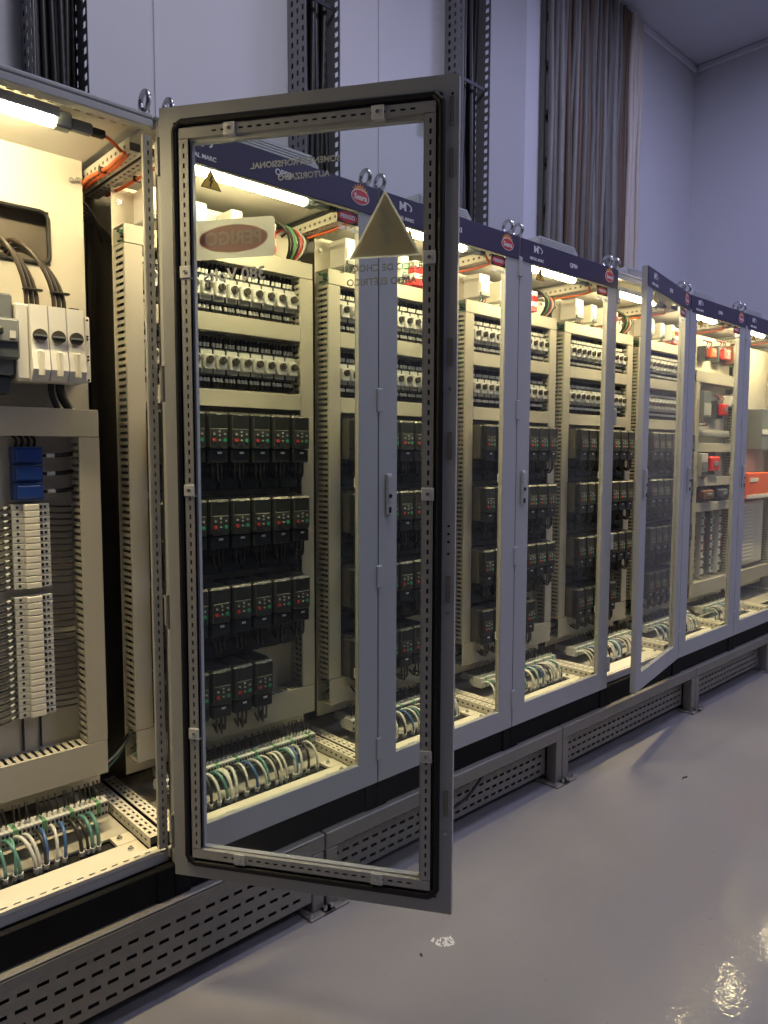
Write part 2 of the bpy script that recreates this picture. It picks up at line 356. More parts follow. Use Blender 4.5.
# ================================================================== CABINETS
PLACE = {-1: 'leftmost cabinet', 0: 'cabinet behind open door', 1: 'cabinet at open door edge', 2: 'cabinet left of ajar door',
         3: 'cabinet with ajar door', 4: 'cabinet behind ajar door', 5: 'cabinet second from right', 6: 'rightmost cabinet'}
def door_meshes():
    M = {}
    sl, st, sb = .088, .094, .088      # visible frame widths: stiles, top, bottom
    x0, x1 = -W+.003, -.003
    mb = MB()
    # front skin: four flat members with folded depth
    for a in ((x0, x0+sl, 0, H), (x1-sl, x1, 0, H), (x0+sl, x1-sl, H-st, H), (x0+sl, x1-sl, 0, sb)):
        mb.box(a[0], a[1], 0, .004, a[2], a[3], 'paint')
    # folded outer edge
    for a in ((x0, x0+.004, 0, H), (x1-.004, x1, 0, H), (x0, x1, H-.004, H), (x0, x1, 0, .004)):
        mb.box(a[0], a[1], .004, .026, a[2], a[3], 'paint')
    # inner lips
    for a in ((x0, x0+.040, 0, H), (x1-.040, x1, 0, H), (x0+.04, x1-.04, H-.04, H), (x0+.04, x1-.04, 0, .04)):
        mb.box(a[0], a[1], .024, .0265, a[2], a[3], 'paint')
    # inner return of the glazing frame
    g = .012
    for a in ((x0+sl-g, x0+sl, sb-g, H-st+g), (x1-sl, x1-sl+g, sb-g, H-st+g), (x0+sl, x1-sl, H-st, H-st+g), (x0+sl, x1-sl, sb-g, sb)):
        mb.box(a[0], a[1], .004, .016, a[2], a[3], 'paint')
    M['door'] = mb.mesh('door')
    M['glass_pane'] = MB().box(x0+sl-.006, x1-sl+.006, .0045, .0085, sb-.006, H-st+.006, 'glass').mesh('glass_pane')
    gk = MB(); a, b, c, d = x0+.041, x1-.041, .041, H-.041; w = .013
    pts = [(a+.02, c), (b-.02, c), (b, c+.02), (b, d-.02), (b-.02, d), (a+.02, d), (a, d-.02), (a, c+.02)]
    for q in range(8):
        p, n = pts[q], pts[(q+1) % 8]
        gk.tube([(p[0], .024, p[1]), (n[0], .024, n[1])], .0100, 'rubber', 6)
    M['gasket'] = gk.mesh('gasket')
    ra, rb, rc, rd = x0+.056, x1-.056, .058, H-.058; rw = .026
    def rail(kind):
        m_ = MB(); k = 'zinc'
        if kind in 'LR':
            x = ra if kind == 'L' else rb-rw; L = rd-rc-2*rw-.004
            m_.box(x, x+rw, .010, .026, rc+rw+.002, rd-rw-.002, 'black')
            m_.perf((x, .0285, rc+rw+.002), (0,0,1), (1,0,0), (0,1,0), rep(L, .025, .013), [(.010,.0155)], L, rw, k, .002)
            m_.box(x, x+.002, .010, .028, rc+rw+.002, rd-rw-.002, k); m_.box(x+rw-.002, x+rw, .010, .028, rc+rw+.002, rd-rw-.002, k)
        else:
            z = rd-rw if kind == 'T' else rc; L = rb-ra
            m_.box(ra, rb, .010, .026, z+.002, z+rw-.002, 'black')
            m_.perf((ra, .0285, z), (1,0,0), (0,0,1), (0,1,0), rep(L-.08, .025, .013, .05), [(.010,.0155)], L, rw, k, .002)
            m_.box(ra, rb, .010, .028, z, z+.002, k); m_.box(ra, rb, .010, .028, z+rw-.002, z+rw, k)
        return m_.mesh('tubular_rail')
    M['rails'] = [rail(c_) for c_ in 'LRTB']
    cl = MB().box(-.016, .016, .0285, .0325, -.016, .016, 'white', .002); cl.cyl((0, .0325, 0), (0, .0345, 0), .005, 'steel', 8); cl.box(-.016, .016, .006, .0285, -.0165, -.0145, 'white')
    M['clip'] = cl.mesh('clip')
    M['clips'] = [(ra+rw/2, z) for z in (.42, 1.10, 1.68)] + [(rb-rw/2, z) for z in (.42, 1.10, 1.68)] + [(x, z) for x in (x0+.2, x1-.2) for z in (rc+rw/2, rd-rw/2)]
    hd = MB().box(x0+.001, x1-.001, -.0035, -.0003, H-.093, H-.001, 'header', .001); M['header_band'] = hd.mesh('header_band')
    ha = MB().box(-.013, .013, -.012, -.0003, -.075, .075, 'lightgrey', .004); ha.box(-.010, .010, -.0145, -.012, -.03, .065, 'paint', .002)
    ha.cyl((0, -.0165, -.005), (0, -.0145, -.005), .008, 'black', 10); ha.box(-.005, .005, -.0155, -.012, -.065, -.045, 'black')
    M['handle'] = ha.mesh('handle')
    tri = lambda m_, s_, k, y: m_.prism([(-s_*.5, -s_*.29), (s_*.5, -s_*.29), (0, s_*.577)], (0, y, 0), (1,0,0), (0,0,1), (0,.0006,0), k)
    bolt = [(.05,.42),(-.17,.02),(-.02,.04),(-.10,-.22),(-.16,-.20),(-.07,-.36),(.05,-.24),(-.02,-.22),(.16,.12),(.0,.10),(.14,.42)]
    y_ = MB(); tri(y_, .066, 'black', -.0002); tri(y_, .056, 'yellow', -.0008)
    y_.prism([(a_*.045, b_*.045+.001) for a_, b_ in bolt], (0, -.0013, 0), (1,0,0), (0,0,1), (0,.0004,0), 'black')
    M['warning_triangle'] = y_.mesh('warning_triangle')
    def ell(m_, rx, rz, y, k, n=28, th=.0005): m_.prism([(rx*math.cos(2*math.pi*i/n), rz*math.sin(2*math.pi*i/n)) for i in range(n)], (0,y,0), (1,0,0), (0,0,1), (0,th,0), k)
    d_ = MB().box(-.045, .045, -.0006, 0, -.021, .021, 'black'); ell(d_, .042, .018, -.0012, 'red'); M['danger_sticker'] = d_.mesh('danger_sticker')
    lg = MB()
    for q in range(7):
        an = R(35 + q*18.3); cx, cz = math.cos(an), math.sin(an)
        lg.prism([(cx*.026-cz*.006, cz*.024+cx*.006), (cx*.026+cz*.006, cz*.024-cx*.006), (cx*.041, cz*.041)], (0, -.0008, .003), (1,0,0), (0,0,1), (0,.0006,0), 'logo_orange')
    ell(lg, .040, .0255, -.0010, 'vinyl_white'); ell(lg, .037, .0225, -.0016, 'logo_red'); M['round_logo'] = lg.mesh('round_logo')
    sw = MB(); arc = [(.038*math.cos(R(a_)), .018*math.sin(R(a_))) for a_ in range(-35, 96, 13)]
    inn = [(.034*math.cos(R(a_))-.002, .0145*math.sin(R(a_))) for a_ in range(-35, 96, 13)]
    for q in range(len(arc)-1):
        sw.prism([arc[q], arc[q+1], inn[q+1], inn[q]], (.002, -.0008, 0), (1,0,0), (0,0,1), (0,.0006,0), 'vinyl_white')
    M['swoosh'] = sw.mesh('swoosh')
    # inner-edge details: lock rod guides and screws on the free stile
    M['lock_guide'] = MB().box(-.006, .006, .0265, .0285, -.035, .035, 'galv', .001).mesh('lock_guide')
    M['lock_screw'] = MB().cyl((0, .0285, 0), (0, .031, 0), .005, 'steel', 8).mesh('lock_screw')
    M['lock_hole'] = MB().cyl((0, .0264, 0), (0, .0268, 0), .0035, 'black', 8).mesh('lock_hole')
    hg = MB().box(-.014, .014, -.002, .026, -.042, .042, 'paint', .004); hg.cyl((0, .026, -.048), (0, .026, .048), .007, 'galv', 8)
    M['hinge'] = hg.mesh('hinge')
    return M
DM = door_meshes()
def sub(me, name, parent, loc, label=None):
    o = link(me, name, parent, loc)
    if label: o['label'] = label
    return o
def make_door(cab, i, xr, ang):
    d = link(DM['door'], 'door', cab, (xr, -.022 if ang > 45 else 0, Z0)); d.rotation_euler.z = R(ang)
    sub(DM['glass_pane'], 'glass_pane', d, (0,0,0)); sub(DM['gasket'], 'gasket', d, (0,0,0))
    for me in DM['rails']: sub(me, 'tubular_rail', d, (0,0,0))
    for x, z in DM['clips']: sub(DM['clip'], 'clip', d, (x, 0, z))
    for z in (2.02, 1.90, 1.45, 1.22, .86, .30): sub(DM['lock_guide'], 'lock_guide', d, (-W+.019, 0, z))
    for z in (1.99, 1.36, .80, .22): sub(DM['lock_screw'], 'lock_screw', d, (-W+.019, 0, z))
    for z in (2.06, 2.04, 1.02, 1.0, .98, .95): sub(DM['lock_hole'], 'lock_hole', d, (-W+.019, 0, z))
    sub(DM['header_band'], 'header_band', d, (0,0,0), 'dark purple header band')
    sub(DM['handle'], 'handle', d, (-W+.046, 0, 1.055))
    zc = H-.047; x0 = -W
    sub(text_mesh('M', .040, 'vinyl_white', bold=.0009, sx=1.2), 'lettering', d, (x0+.112, -.0042, zc+.014))
    sub(DM['swoosh'], 'swoosh', d, (x0+.118, -.0036, zc+.014))
    sub(text_mesh('METAL MARC', .0165, 'vinyl_white', bold=.0006), 'lettering', d, (x0+.118, -.0042, zc-.026))
    sub(text_mesh('QP%02d' % (i+2), .026, 'vinyl_white', bold=.0007), 'lettering', d, (x0+.40, -.0042, zc-.004))
    sub(DM['round_logo'], 'round_logo', d, (x0+.712, -.0036, zc), 'red oval logo with orange rays')
    sub(text_mesh('Seara', .026, 'vinyl_white', bold=.0007), 'lettering', d, (x0+.712, -.0058, zc-.002))
    if i >= 0:
        sub(DM['warning_triangle'], 'warning_triangle', d, (x0+.155, .0044, 1.972), 'yellow warning triangle')
        sub(DM['danger_sticker'], 'danger_sticker', d, (x0+.663, .0044, 1.985), 'red and black danger sticker')
        sub(text_mesh('PERIGO', .0185, 'vinyl_white', bold=.0005), 'lettering', d, (x0+.663, .0028, 1.985))
        sub(text_mesh('380 Volts', .022, 'vinyl_white', bold=.0005), 'lettering', d, (x0+.663, .0044, 1.947))
    else:
        # large stickers, seen from behind through the glass (u = distance from the hinge)
        s = MB(); n = 5; rx, rz, cr = .118, .051, .012; poly = []
        for cx, cz, a0 in ((rx-cr, rz-cr, 0), (-rx+cr, rz-cr, 90), (-rx+cr, -rz+cr, 180), (rx-cr, -rz+cr, 270)):
            poly += [(cx+cr*math.cos(R(a0+90*q/n)), cz+cr*math.sin(R(a0+90*q/n))) for q in range(n+1)]
        flat = lambda pl, y, k: s.face([(a_, y, b_) for a_, b_ in pl], k)      # printed vinyl layers of one thin sticker
        nn = 32; el = [(.098*math.cos(2*math.pi*q/nn), .036*math.sin(2*math.pi*q/nn)) for q in range(nn)]
        flat(poly, 0, 'sticker_back'); flat(el, .0003, 'sticker_pink'); flat(el, -.0003, 'print_red')
        o = s.obj('danger_sticker', d, (-.198, .0040, 1.766)); o['label'] = 'back of the large danger sticker'
        sub(text_mesh('PERIGO', .048, 'sticker_back', bold=.0012), 'lettering', d, (-.198, .0046, 1.766))
        sub(text_mesh('PERIGO', .048, 'vinyl_white', bold=.0012), 'lettering', d, (-.198, .0028, 1.766))
        s = MB(); flat([(-.093, -.083), (.093, -.083), (0, .083)], 0, 'sticker_back')
        bolt = [(.05,.42),(-.17,.02),(-.02,.04),(-.10,-.22),(-.16,-.20),(-.07,-.36),(.05,-.24),(-.02,-.22),(.16,.12),(.0,.10),(.14,.42)]
        bo = [(a_*.13, b_*.13-.012) for a_, b_ in bolt]
        flat(bo, .0003, 'sticker_ghost'); flat([(-.085, -.078), (.085, -.078), (0, .074)], -.0003, 'print_yellow'); flat(bo, -.0006, 'speck')
        o = s.obj('warning_triangle', d, (-.610, .0040, 1.776)); o['label'] = 'back of the large warning triangle'
        sub(text_mesh('380 Volts', .046, 'vinyl_white', bold=.0008), 'lettering', d, (-.200, .0042, 1.672))
        sub(text_mesh('SOMENTE PROFISSIONAL', .0215, 'vinyl_white', bold=.0004), 'lettering', d, (-.372, .0042, 1.945))
        sub(text_mesh('AUTORIZADO', .0215, 'vinyl_white', bold=.0004), 'lettering', d, (-.395, .0042, 1.910))
        sub(text_mesh('RISCO DE CHOQUE', .024, 'vinyl_pale', bold=.0004), 'lettering', d, (-.600, .0042, 1.668))
        sub(text_mesh('E ARCO ELÉTRICO', .024, 'vinyl_pale', bold=.0004), 'lettering', d, (-.610, .0042, 1.634))
    for z in (1.985, 1.388, .76, .125): sub(DM['hinge'], 'hinge', d, (.004, -.004, z))
    return d

DEPTH = .60
def cab_meshes():
    M = {}
    f = MB()
    a = .026
    def post(x, y0, k='zinc'):   # open C-profile post
        m_ = MB(); L = H-.09
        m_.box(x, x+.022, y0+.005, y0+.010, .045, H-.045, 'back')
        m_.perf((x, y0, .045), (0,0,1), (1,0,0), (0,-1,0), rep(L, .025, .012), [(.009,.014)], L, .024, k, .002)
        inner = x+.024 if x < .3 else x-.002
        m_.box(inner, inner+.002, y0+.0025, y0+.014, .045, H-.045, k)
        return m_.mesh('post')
    M['posts'] = [post(.006, .034), post(W-.030, .034), post(.006, DEPTH-.06, 'back'), post(W-.030, DEPTH-.06, 'back')]  # rear posts take the dark shadow tone instead of zinc
    # rails: bottom front rail with slots on its top face, top front rail
    b = MB(); b.box(.004, W-.004, .032, .060, .002, .034, 'paint', .003)
    b.perf((.03, .030, .0445), (1,0,0), (0,1,0), (0,0,1), rep(W-.06, .032, .017), [(.012,.018)], W-.06, .032, 'plate', .002)
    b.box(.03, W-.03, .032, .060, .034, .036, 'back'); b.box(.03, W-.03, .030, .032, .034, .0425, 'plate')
    M['bottom_rail'] = b.mesh('bottom_rail')
    b = MB(); b.box(.004, W-.004, .030, .062, H-.024, H-.002, 'paint', .003)
    b.perf((.03, .062, H-.021), (1,0,0), (0,1,0), (0,0,-1), rep(W-.06, .032, .017), [(.008,.014)], W-.06, .028, 'plate', .002)
    M['top_rail'] = b.mesh('top_rail')
    L = DEPTH-.12; M['side_rails'] = []; M['roof_rails'] = []      # side profiles, bottom and top, running to the back
    for x in (.006, W-.046):
        inn = x+.040 if x < .3 else x; s_ = 1 if x < .3 else -1
        b = MB()
        b.perf((x, .066, .074), (0,1,0), (1,0,0), (0,0,1), rep(L, .03, .015), [(.008,.017),(.026,.032)], L, .040, 'plate', .002)
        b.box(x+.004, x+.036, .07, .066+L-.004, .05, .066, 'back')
        b.perf((inn, .066, .040), (0,1,0), (0,0,1), (s_,0,0), rep(L, .03, .013), [(.012,.022)], L, .033, 'plate', .002)
        M['side_rails'].append(b.mesh('side_rail'))
        b = MB()
        b.perf((x, .092, H-.075), (0,1,0), (1,0,0), (0,0,-1), rep(L-.03, .03, .015), [(.008,.017),(.026,.032)], L-.03, .040, 'plate', .002)
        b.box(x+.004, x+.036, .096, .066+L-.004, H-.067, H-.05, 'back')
        b.perf((inn, .092, H-.073), (0,1,0), (0,0,1), (s_,0,0), rep(L-.03, .03, .013), [(.01,.02)], L-.03, .033, 'plate', .002)
        M['roof_rails'].append(b.mesh('roof_rail'))
    M['floor_plate'] = MB().box(.05, W-.05, .062, .145, .030, .040, 'plate', .002).box(.05, .09, .146, .205, .030, .040, 'plate').box(W-.11, W-.05, .146, .205, .030, .040, 'plate').box(.05, W-.05, .206, DEPTH-.02, .030, .040, 'duct', .002).mesh('floor_plate')
    M['slot_light_block'] = MB().box(.091, W-.111, .1455, .2055, .012, .026, 'rubber').mesh('slot_light_block')  # added block in the floor slot, stops lamp light reaching the trays
    M['screw'] = MB().cyl((0,0,0), (0,0,.006), .009, 'steel', 6).cyl((0,0,.006), (0,0,.011), .005, 'steel', 6).mesh('screw')
    M['roof'] = MB().box(.002, W-.002, .030, DEPTH, H-.002, H+.014, 'paint', .005).mesh('roof')
    M['roof_lining'] = MB().box(.05, W-.05, .092, DEPTH-.01, H-.020, H-.003, 'paint_lit').mesh('roof_lining')
    M['back_panel'] = MB().box(.004, W-.004, DEPTH-.008, DEPTH, .0, H-.003, 'back').mesh('back_panel')  # dark colour stands in for the shadow behind the mounting panels
    M['side_panel'] = MB().box(-.003, .003, .03, DEPTH-.002, 0, H-.003, 'paint').mesh('side_panel')
    p = MB().box(.004, W-.004, .012, .05, -.098, -.002, 'plinth', .004).box(.004, .05, .05, DEPTH, -.098, -.002, 'plinth').box(W-.05, W-.004, .05, DEPTH, -.098, -.002, 'plinth').box(.05, W-.05, DEPTH-.04, DEPTH, -.098, -.002, 'plinth')
    M['plinth'] = p.mesh('plinth')
    M['plinth_corner'] = MB().box(0, .052, .006, .058, -.0995, -.001, 'plinth', .003).mesh('plinth_corner')
    e = MB(); e.cyl((0,0,0), (0,0,.012), .014, 'steel', 12)
    e.tube([(.0 , .0 + .025*math.cos(2*math.pi*q/16), .034+.025*math.sin(2*math.pi*q/16)) for q in range(16)], .0075, 'steel', 8, closed=True)
    M['eye_bolt'] = e.mesh('eye_bolt')
    v = MB(); poly = [(0, 0), (.34, 0), (.34, .055), (.31, .085), (.03, .085), (0, .055)]
    v.prism(poly, (0, 0, 0), (1,0,0), (0,0,1), (0,.34,0), 'paint')
    M['vent_housing'] = v.mesh('vent_housing')
    M['vent_slat'] = MB().box(.03, .31, -.006, .001, 0, .005, 'lightgrey').mesh('vent_slat')
    return M
CM = cab_meshes()
def make_cabinet(i, label, door_angle, vent=True):
    x = i*W
    t = thing('electrical_cabinet', label, 'cabinet', (x, 0, 0), 'row of control cabinets')
    P = lambda me, name, loc=(0,0,0): link(me, name, t, (loc[0], loc[1], Z0+loc[2]))
    for me in CM['posts']: P(me, 'post')
    for n in ('bottom_rail', 'top_rail', 'floor_plate', 'roof', 'roof_lining', 'back_panel', 'plinth', 'slot_light_block'): P(CM[n], n)
    for me in CM['side_rails']: P(me, 'side_rail')
    for me in CM['roof_rails']: P(me, 'roof_rail')
    P(CM['plinth_corner'], 'plinth_corner'); P(CM['plinth_corner'], 'plinth_corner', (W-.052, 0, 0))
    for sx in (.09, W-.09):
        for sy in (.10, .18): P(CM['screw'], 'screw', (sx, sy, .040))
    for sx in (.050, W-.018): P(CM['eye_bolt'], 'eye_bolt', (sx, .050, H+.014))
    if vent:
        v = P(CM['vent_housing'], 'roof_vent', (.30, .13, H+.014))
        for q in range(8): link(CM['vent_slat'], 'vent_slat', v, (0, 0, .014+q*.0085))
    if i in (-1, 6): P(CM['side_panel'], 'side_panel', (0 if i < 0 else W, 0, 0))
    make_door(t, i, W, door_angle)
    return t
make_cabinet(-1, 'leftmost grey control cabinet with its glass door swung wide open', 123.8, False)
make_cabinet(0, 'closed control cabinet fully seen through the wide-open glass door', 0)
make_cabinet(1, 'closed control cabinet partly hidden by the free edge of the open door', 0)
make_cabinet(2, 'closed control cabinet between the wide-open door and the ajar door', 0)
make_cabinet(3, 'control cabinet whose glass door stands slightly ajar', 10.6)
make_cabinet(4, 'closed control cabinet just right of the ajar door', 0)
make_cabinet(5, 'brightly lit control cabinet at the right edge of the picture', 0)
make_cabinet(6, 'last control cabinet of the row, beyond the right picture edge', 0)

# cabinet lamps (the light source of each cabinet): tube, housing behind it, end socket
for i in range(-1, 7):
    t = thing('cabinet_lamp', 'glowing tube lamp under the roof of the ' + PLACE[i], 'lamp', (i*W, .10, Z0+(2.052 if i < 0 else 2.036)), 'cabinet tube lamps')
    MB().cyl((.16, 0, 0), (.555, 0, 0), .016, 'tube', 12).obj('tube', t)
    MB().box(.15, .565, -.022, .022, .0165, .027, 'lightgrey', .003).obj('housing', t)
    ld = bpy.data.lights.new('added_downlight', 'AREA'); ld.shape = 'RECTANGLE'; ld.size = .39; ld.size_y = .028; ld.energy = LAMP_DOWN; ld.color = LAMP_WARM; ld.spread = R(48)
    lo = bpy.data.objects.new('added_downlight', ld); C.objects.link(lo); lo.location = (.357, 0, -.0175); lo.parent = t       # added light below the tube, brightens the cabinet floor
    MB().box(.15, .565, -.030, -.026, .002, .027, 'lightgrey', .001).obj('added_lip', t)  # lip added to keep the tube's light off the hall floor
    MB().box(.557, .60, -.018, .018, -.016, .026, 'devgrey', .004).box(.60, .655, -.013, .013, -.010, .018, 'devgrey', .004).box(.655, .69, -.010, .010, -.008, .012, 'black', .003).obj('socket', t)
    MB().box(.12, .148, -.018, .018, -.016, .026, 'devgrey', .004).obj('end_cap', t)
    for q in (.2, .5): MB().box(q, q+.02, -.012, .012, .0275, .033, 'zinc').obj('bracket', t)
    o = MB().tube(bez((.69, 0, .0), (.72, .01, .0), (.735, .02, -.02), (.765, .03, -.022), 6) + [(.772, .12, -.025), (.770, .25, -.022), (.772, .40, -.025)], .005, 'orangewire', 6).obj('lead', t)
    o['label'] = 'orange lamp lead'

# ------------------------------------------------------------------ mounting panels with wiring ducts
YP = .40; DF = .32        # panel face and duct front
def duct_mesh(L, w, vertical):
    m_ = MB(); d = YP-DF
    if vertical: U, V = Vector((0,0,1)), Vector((1,0,0))
    else: U, V = Vector((1,0,0)), Vector((0,0,1))
    N = Vector((0,-1,0))
    sl = rep(L, .021, .0095)
    for s_, off in ((-1, 0.0), (1, w)):
        m_.perf(V*off, U, N, V*s_, sl, [(.014, d-.010)], L, d-.006, 'duct', .0018)
    a = V*.002; b = V*(w-.002) + U*L + N*.003
    m_.box(*[q for p in zip(a, b) for q in p], 'duct')
    c = MB(); a = V*(-.001) + N*(d-.0055); b = V*(w+.001) + U*L + N*d
    c.box(*[q for p in zip(a, b) for q in p], 'duct', .0015)
    wb = MB(); rnd = random.Random(int(L*1000))
    for q in range(9):
        k = ['greenwire', 'cable_black', 'greenwire', 'cable_black', 'tealwire'][q % 5]
        pts = [V*(w*(.12+.76*rnd.random())) + U*(L*z) + N*(d*(.12+.66*rnd.random())) for z in (.01, .2, .4, .6, .8, .99)]
        wb.tube(pts, .0035, k, 5)
    return m_.mesh('wiring_duct'), c.mesh('duct_cover'), wb.mesh('wire_bundle')
DUCTS = {}
def add_duct(parent, x, z, L, w, vertical):
    key = (round(L, 4), round(w, 4), vertical)
    if key not in DUCTS: DUCTS[key] = duct_mesh(L, w, vertical)
    a, c, b = DUCTS[key]
    o = link(a, 'wiring_duct', parent, (x, YP, Z0+z)); link(c, 'duct_cover', o); link(b, 'wire_bundle', o)
    return o
XL, XR = .033, W-.043
PANEL = MB().box(XL-.004, XR+.004, YP+.0005, YP+.0035, .13, 2.04, 'plate', .001).mesh('panel_sheet')
def mounting_panel(i, what):
    t = thing('mounting_panel', what, 'mounting panel', (i*W, 0, 0), 'mounting panels with wiring ducts')
    link(PANEL, 'panel_sheet', t, (0, 0, Z0))
    add_duct(t, XL, 1.85, XR-XL, .055, False)
    add_duct(t, XL, .195, XR-XL, .105, False)
    add_duct(t, XL, .303, 1.544, .057, True); add_duct(t, XR-.057, .303, 1.544, .057, True)
    add_duct(t, XL+.058, 1.615, XR-XL-.116, .058, False); add_duct(t, XL+.058, 1.362, XR-XL-.116, .056, False)
    for sx in (XL+.02, XR-.02): link(CM['screw'], 'screw', t, (sx, YP, Z0+1.99)).rotation_euler.x = R(90)
    return t
for i in range(0, 5): mounting_panel(i, 'cream mounting panel framed by slotted ducts in the ' + PLACE[i])

# ------------------------------------------------------------------ motor breakers
def breaker_meshes():
    M = {}
    M['body'] = MB().box(-.0215, .0215, -.055, -.0005, -.045, .045, 'devdark', .002).box(-.0215, .0215, -.060, -.055, -.040, .040, 'lightgrey', .002).mesh('body')
    M['faceplate'] = MB().box(-.0205, .0205, -.078, -.060, -.026, .024, 'lightgrey', .004).box(-.016, .016, -.0795, -.078, -.025, -.014, 'white').mesh('faceplate')
    M['knob'] = MB().cyl((0, -.0785, .004), (0, -.090, .004), .0125, 'knob', 12).box(-.003, .003, -.096, -.090, -.008, .016, 'knob', .001).mesh('knob')
    w = MB(); s = MB()
    for q in (-.0135, 0, .0135):
        j = random.uniform(-.002, .002)
        w.tube([(q, -.03, .045), (q+j, -.042, .065), (q+j*2, -.036, .088)], .0052, 'cable_black', 6)
        s.tube([(q+j, -.0415, .052), (q+j, -.0435, .066)], .0062, 'white', 6)
        w.tube([(q, -.03, -.045), (q+j, -.044, -.07), (q-j*2, -.036, -.082)], .0052, 'cable_black', 6)
        s.tube([(q+j, -.0415, -.054), (q+j, -.0455, -.066)], .0062, 'white', 6)
    w.box(-.0215, .0215, -.012, -.001, .046, .088, 'black'); w.box(-.0215, .0215, -.012, -.001, -.082, -.046, 'black')
    M['wires'] = w.mesh('wires'); M['wire_sleeves'] = s.mesh('wire_sleeves')
    return M
BM = breaker_meshes()
def breaker(x, z, label, group):
    t = thing('motor_breaker', label, 'breaker', (x, YP, Z0+z), group)
    for n in ('body', 'faceplate', 'knob', 'wires', 'wire_sleeves'):
        link(BM[n], n, t)
    return t
for i in range(0, 5):
    n = 12; x0 = i*W + XL+.064; pitch = (XR-XL-.128)/n
    for r, z in ((0, 1.758), (1, 1.513)):
        for c in range(n):
            breaker(x0+pitch*(c+.5), z, 'motor breaker, %s from left, %s breaker row, %s' % (ORD[c], ('upper', 'lower')[r], PLACE[i]), 'motor breakers with rotary knobs')

# ------------------------------------------------------------------ frequency drives
def drive_meshes():
    M = {}; w = .0400
    b = MB().box(-w, w, -.118, -.0005, .012, .170, 'drive_side', .003)
    b.box(-w+.002, w-.002, -.112, -.005, .170, .174, 'drive')
    for q in range(6): b.box(-w+.005, w-.005, -.105+q*.017, -.098+q*.017, .174, .1765, 'drive_side')
    M['body'] = b.mesh('body')
    c = MB().box(-w, w, -.150, -.1182, .052, .172, 'drive_front', .007)
    c.box(-w+.004, w-.004, -.146, -.1182, .004, .050, 'drive_front', .004)
    c.box(-.009, .009, -.1512, -.150, .163, .167, 'key_grey'); c.box(-w+.006, -w+.008, -.151, -.150, .06, .16, 'drive_side'); 
    M['front_cover'] = c.mesh('front_cover')
    k = MB().box(-.030, .030, -.1535, -.1503, .052, .118, 'drive', .003)
    k.box(-.011, .007, -.1545, -.1535, .028+.030, .034+.030, 'drive_front')
    M['keypad'] = k.mesh('keypad')
    u = MB()
    for x, z, r, m_ in ((-.020, .100, .0038, 'key_grey'), (.020, .100, .0038, 'key_grey'), (0, .108, .0036, 'key_grey'), (0, .096, .0036, 'key_grey'), (0, .080, .0036, 'key_grey'), (-.020, .080, .0066, 'key_red'), (.020, .080, .0066, 'key_green')):
        u.cyl((x, -.1535, z), (x, -.156, z), r, m_, 8)
    M['keypad_buttons'] = u.mesh('keypad_buttons')
    l = MB().box(-.002, .012, -.1508, -.1503, .0265+.006, .0315+.006, 'white'); M['rating_label'] = MB().box(-.004, .012, -.1468, -.1462, .034, .041, 'white').mesh('rating_label')
    g = MB()
    for x, dx, dz in ((-.018, .012, -.062), (.0, .016, -.072), (.016, .006, -.058)):
        g.tube(bez((x, -.135, .010), (x-.012, -.150, dz), (x+dx+.012, -.120, dz-.012), (x+dx+.01, -.035, -.012), 8), .0042, 'cable_black', 6)
    M['motor_leads'] = g.mesh('motor_leads')
    h = MB().box(-.036, .036, -.100, -.0005, -.004, .0115, 'drive', .002).box(-.038, .038, -.070, -.0005, -.092, -.005, 'drive', .003)
    for q in range(5): h.box(-.034+q*.014, -.024+q*.014, -.074, -.070, -.03, -.012, 'drive_side')
    M['connection_base'] = h.mesh('connection_base')
    return M
VM = drive_meshes()
for i in range(0, 5):
    n = 7; x0 = i*W + XL+.066; pitch = (XR-XL-.132)/n
    for r, zt in enumerate((1.337, 1.046, .748, .463)):
        cols = n if r < 3 else 5
        for c in range(cols):
            t = thing('frequency_drive', 'black drive with keypad, %s from left in %s drive row, %s' % (ORD[c], ('top', 'second', 'third', 'bottom')[r], PLACE[i]), 'drive',
                      (x0+pitch*(c+.5), YP, Z0+zt-.172), 'frequency drives in rows')
            for nme in ('body', 'front_cover', 'keypad', 'keypad_buttons', 'rating_label', 'connection_base', 'motor_leads'):
                if r < 3 or nme != 'connection_base': link(VM[nme], nme, t)

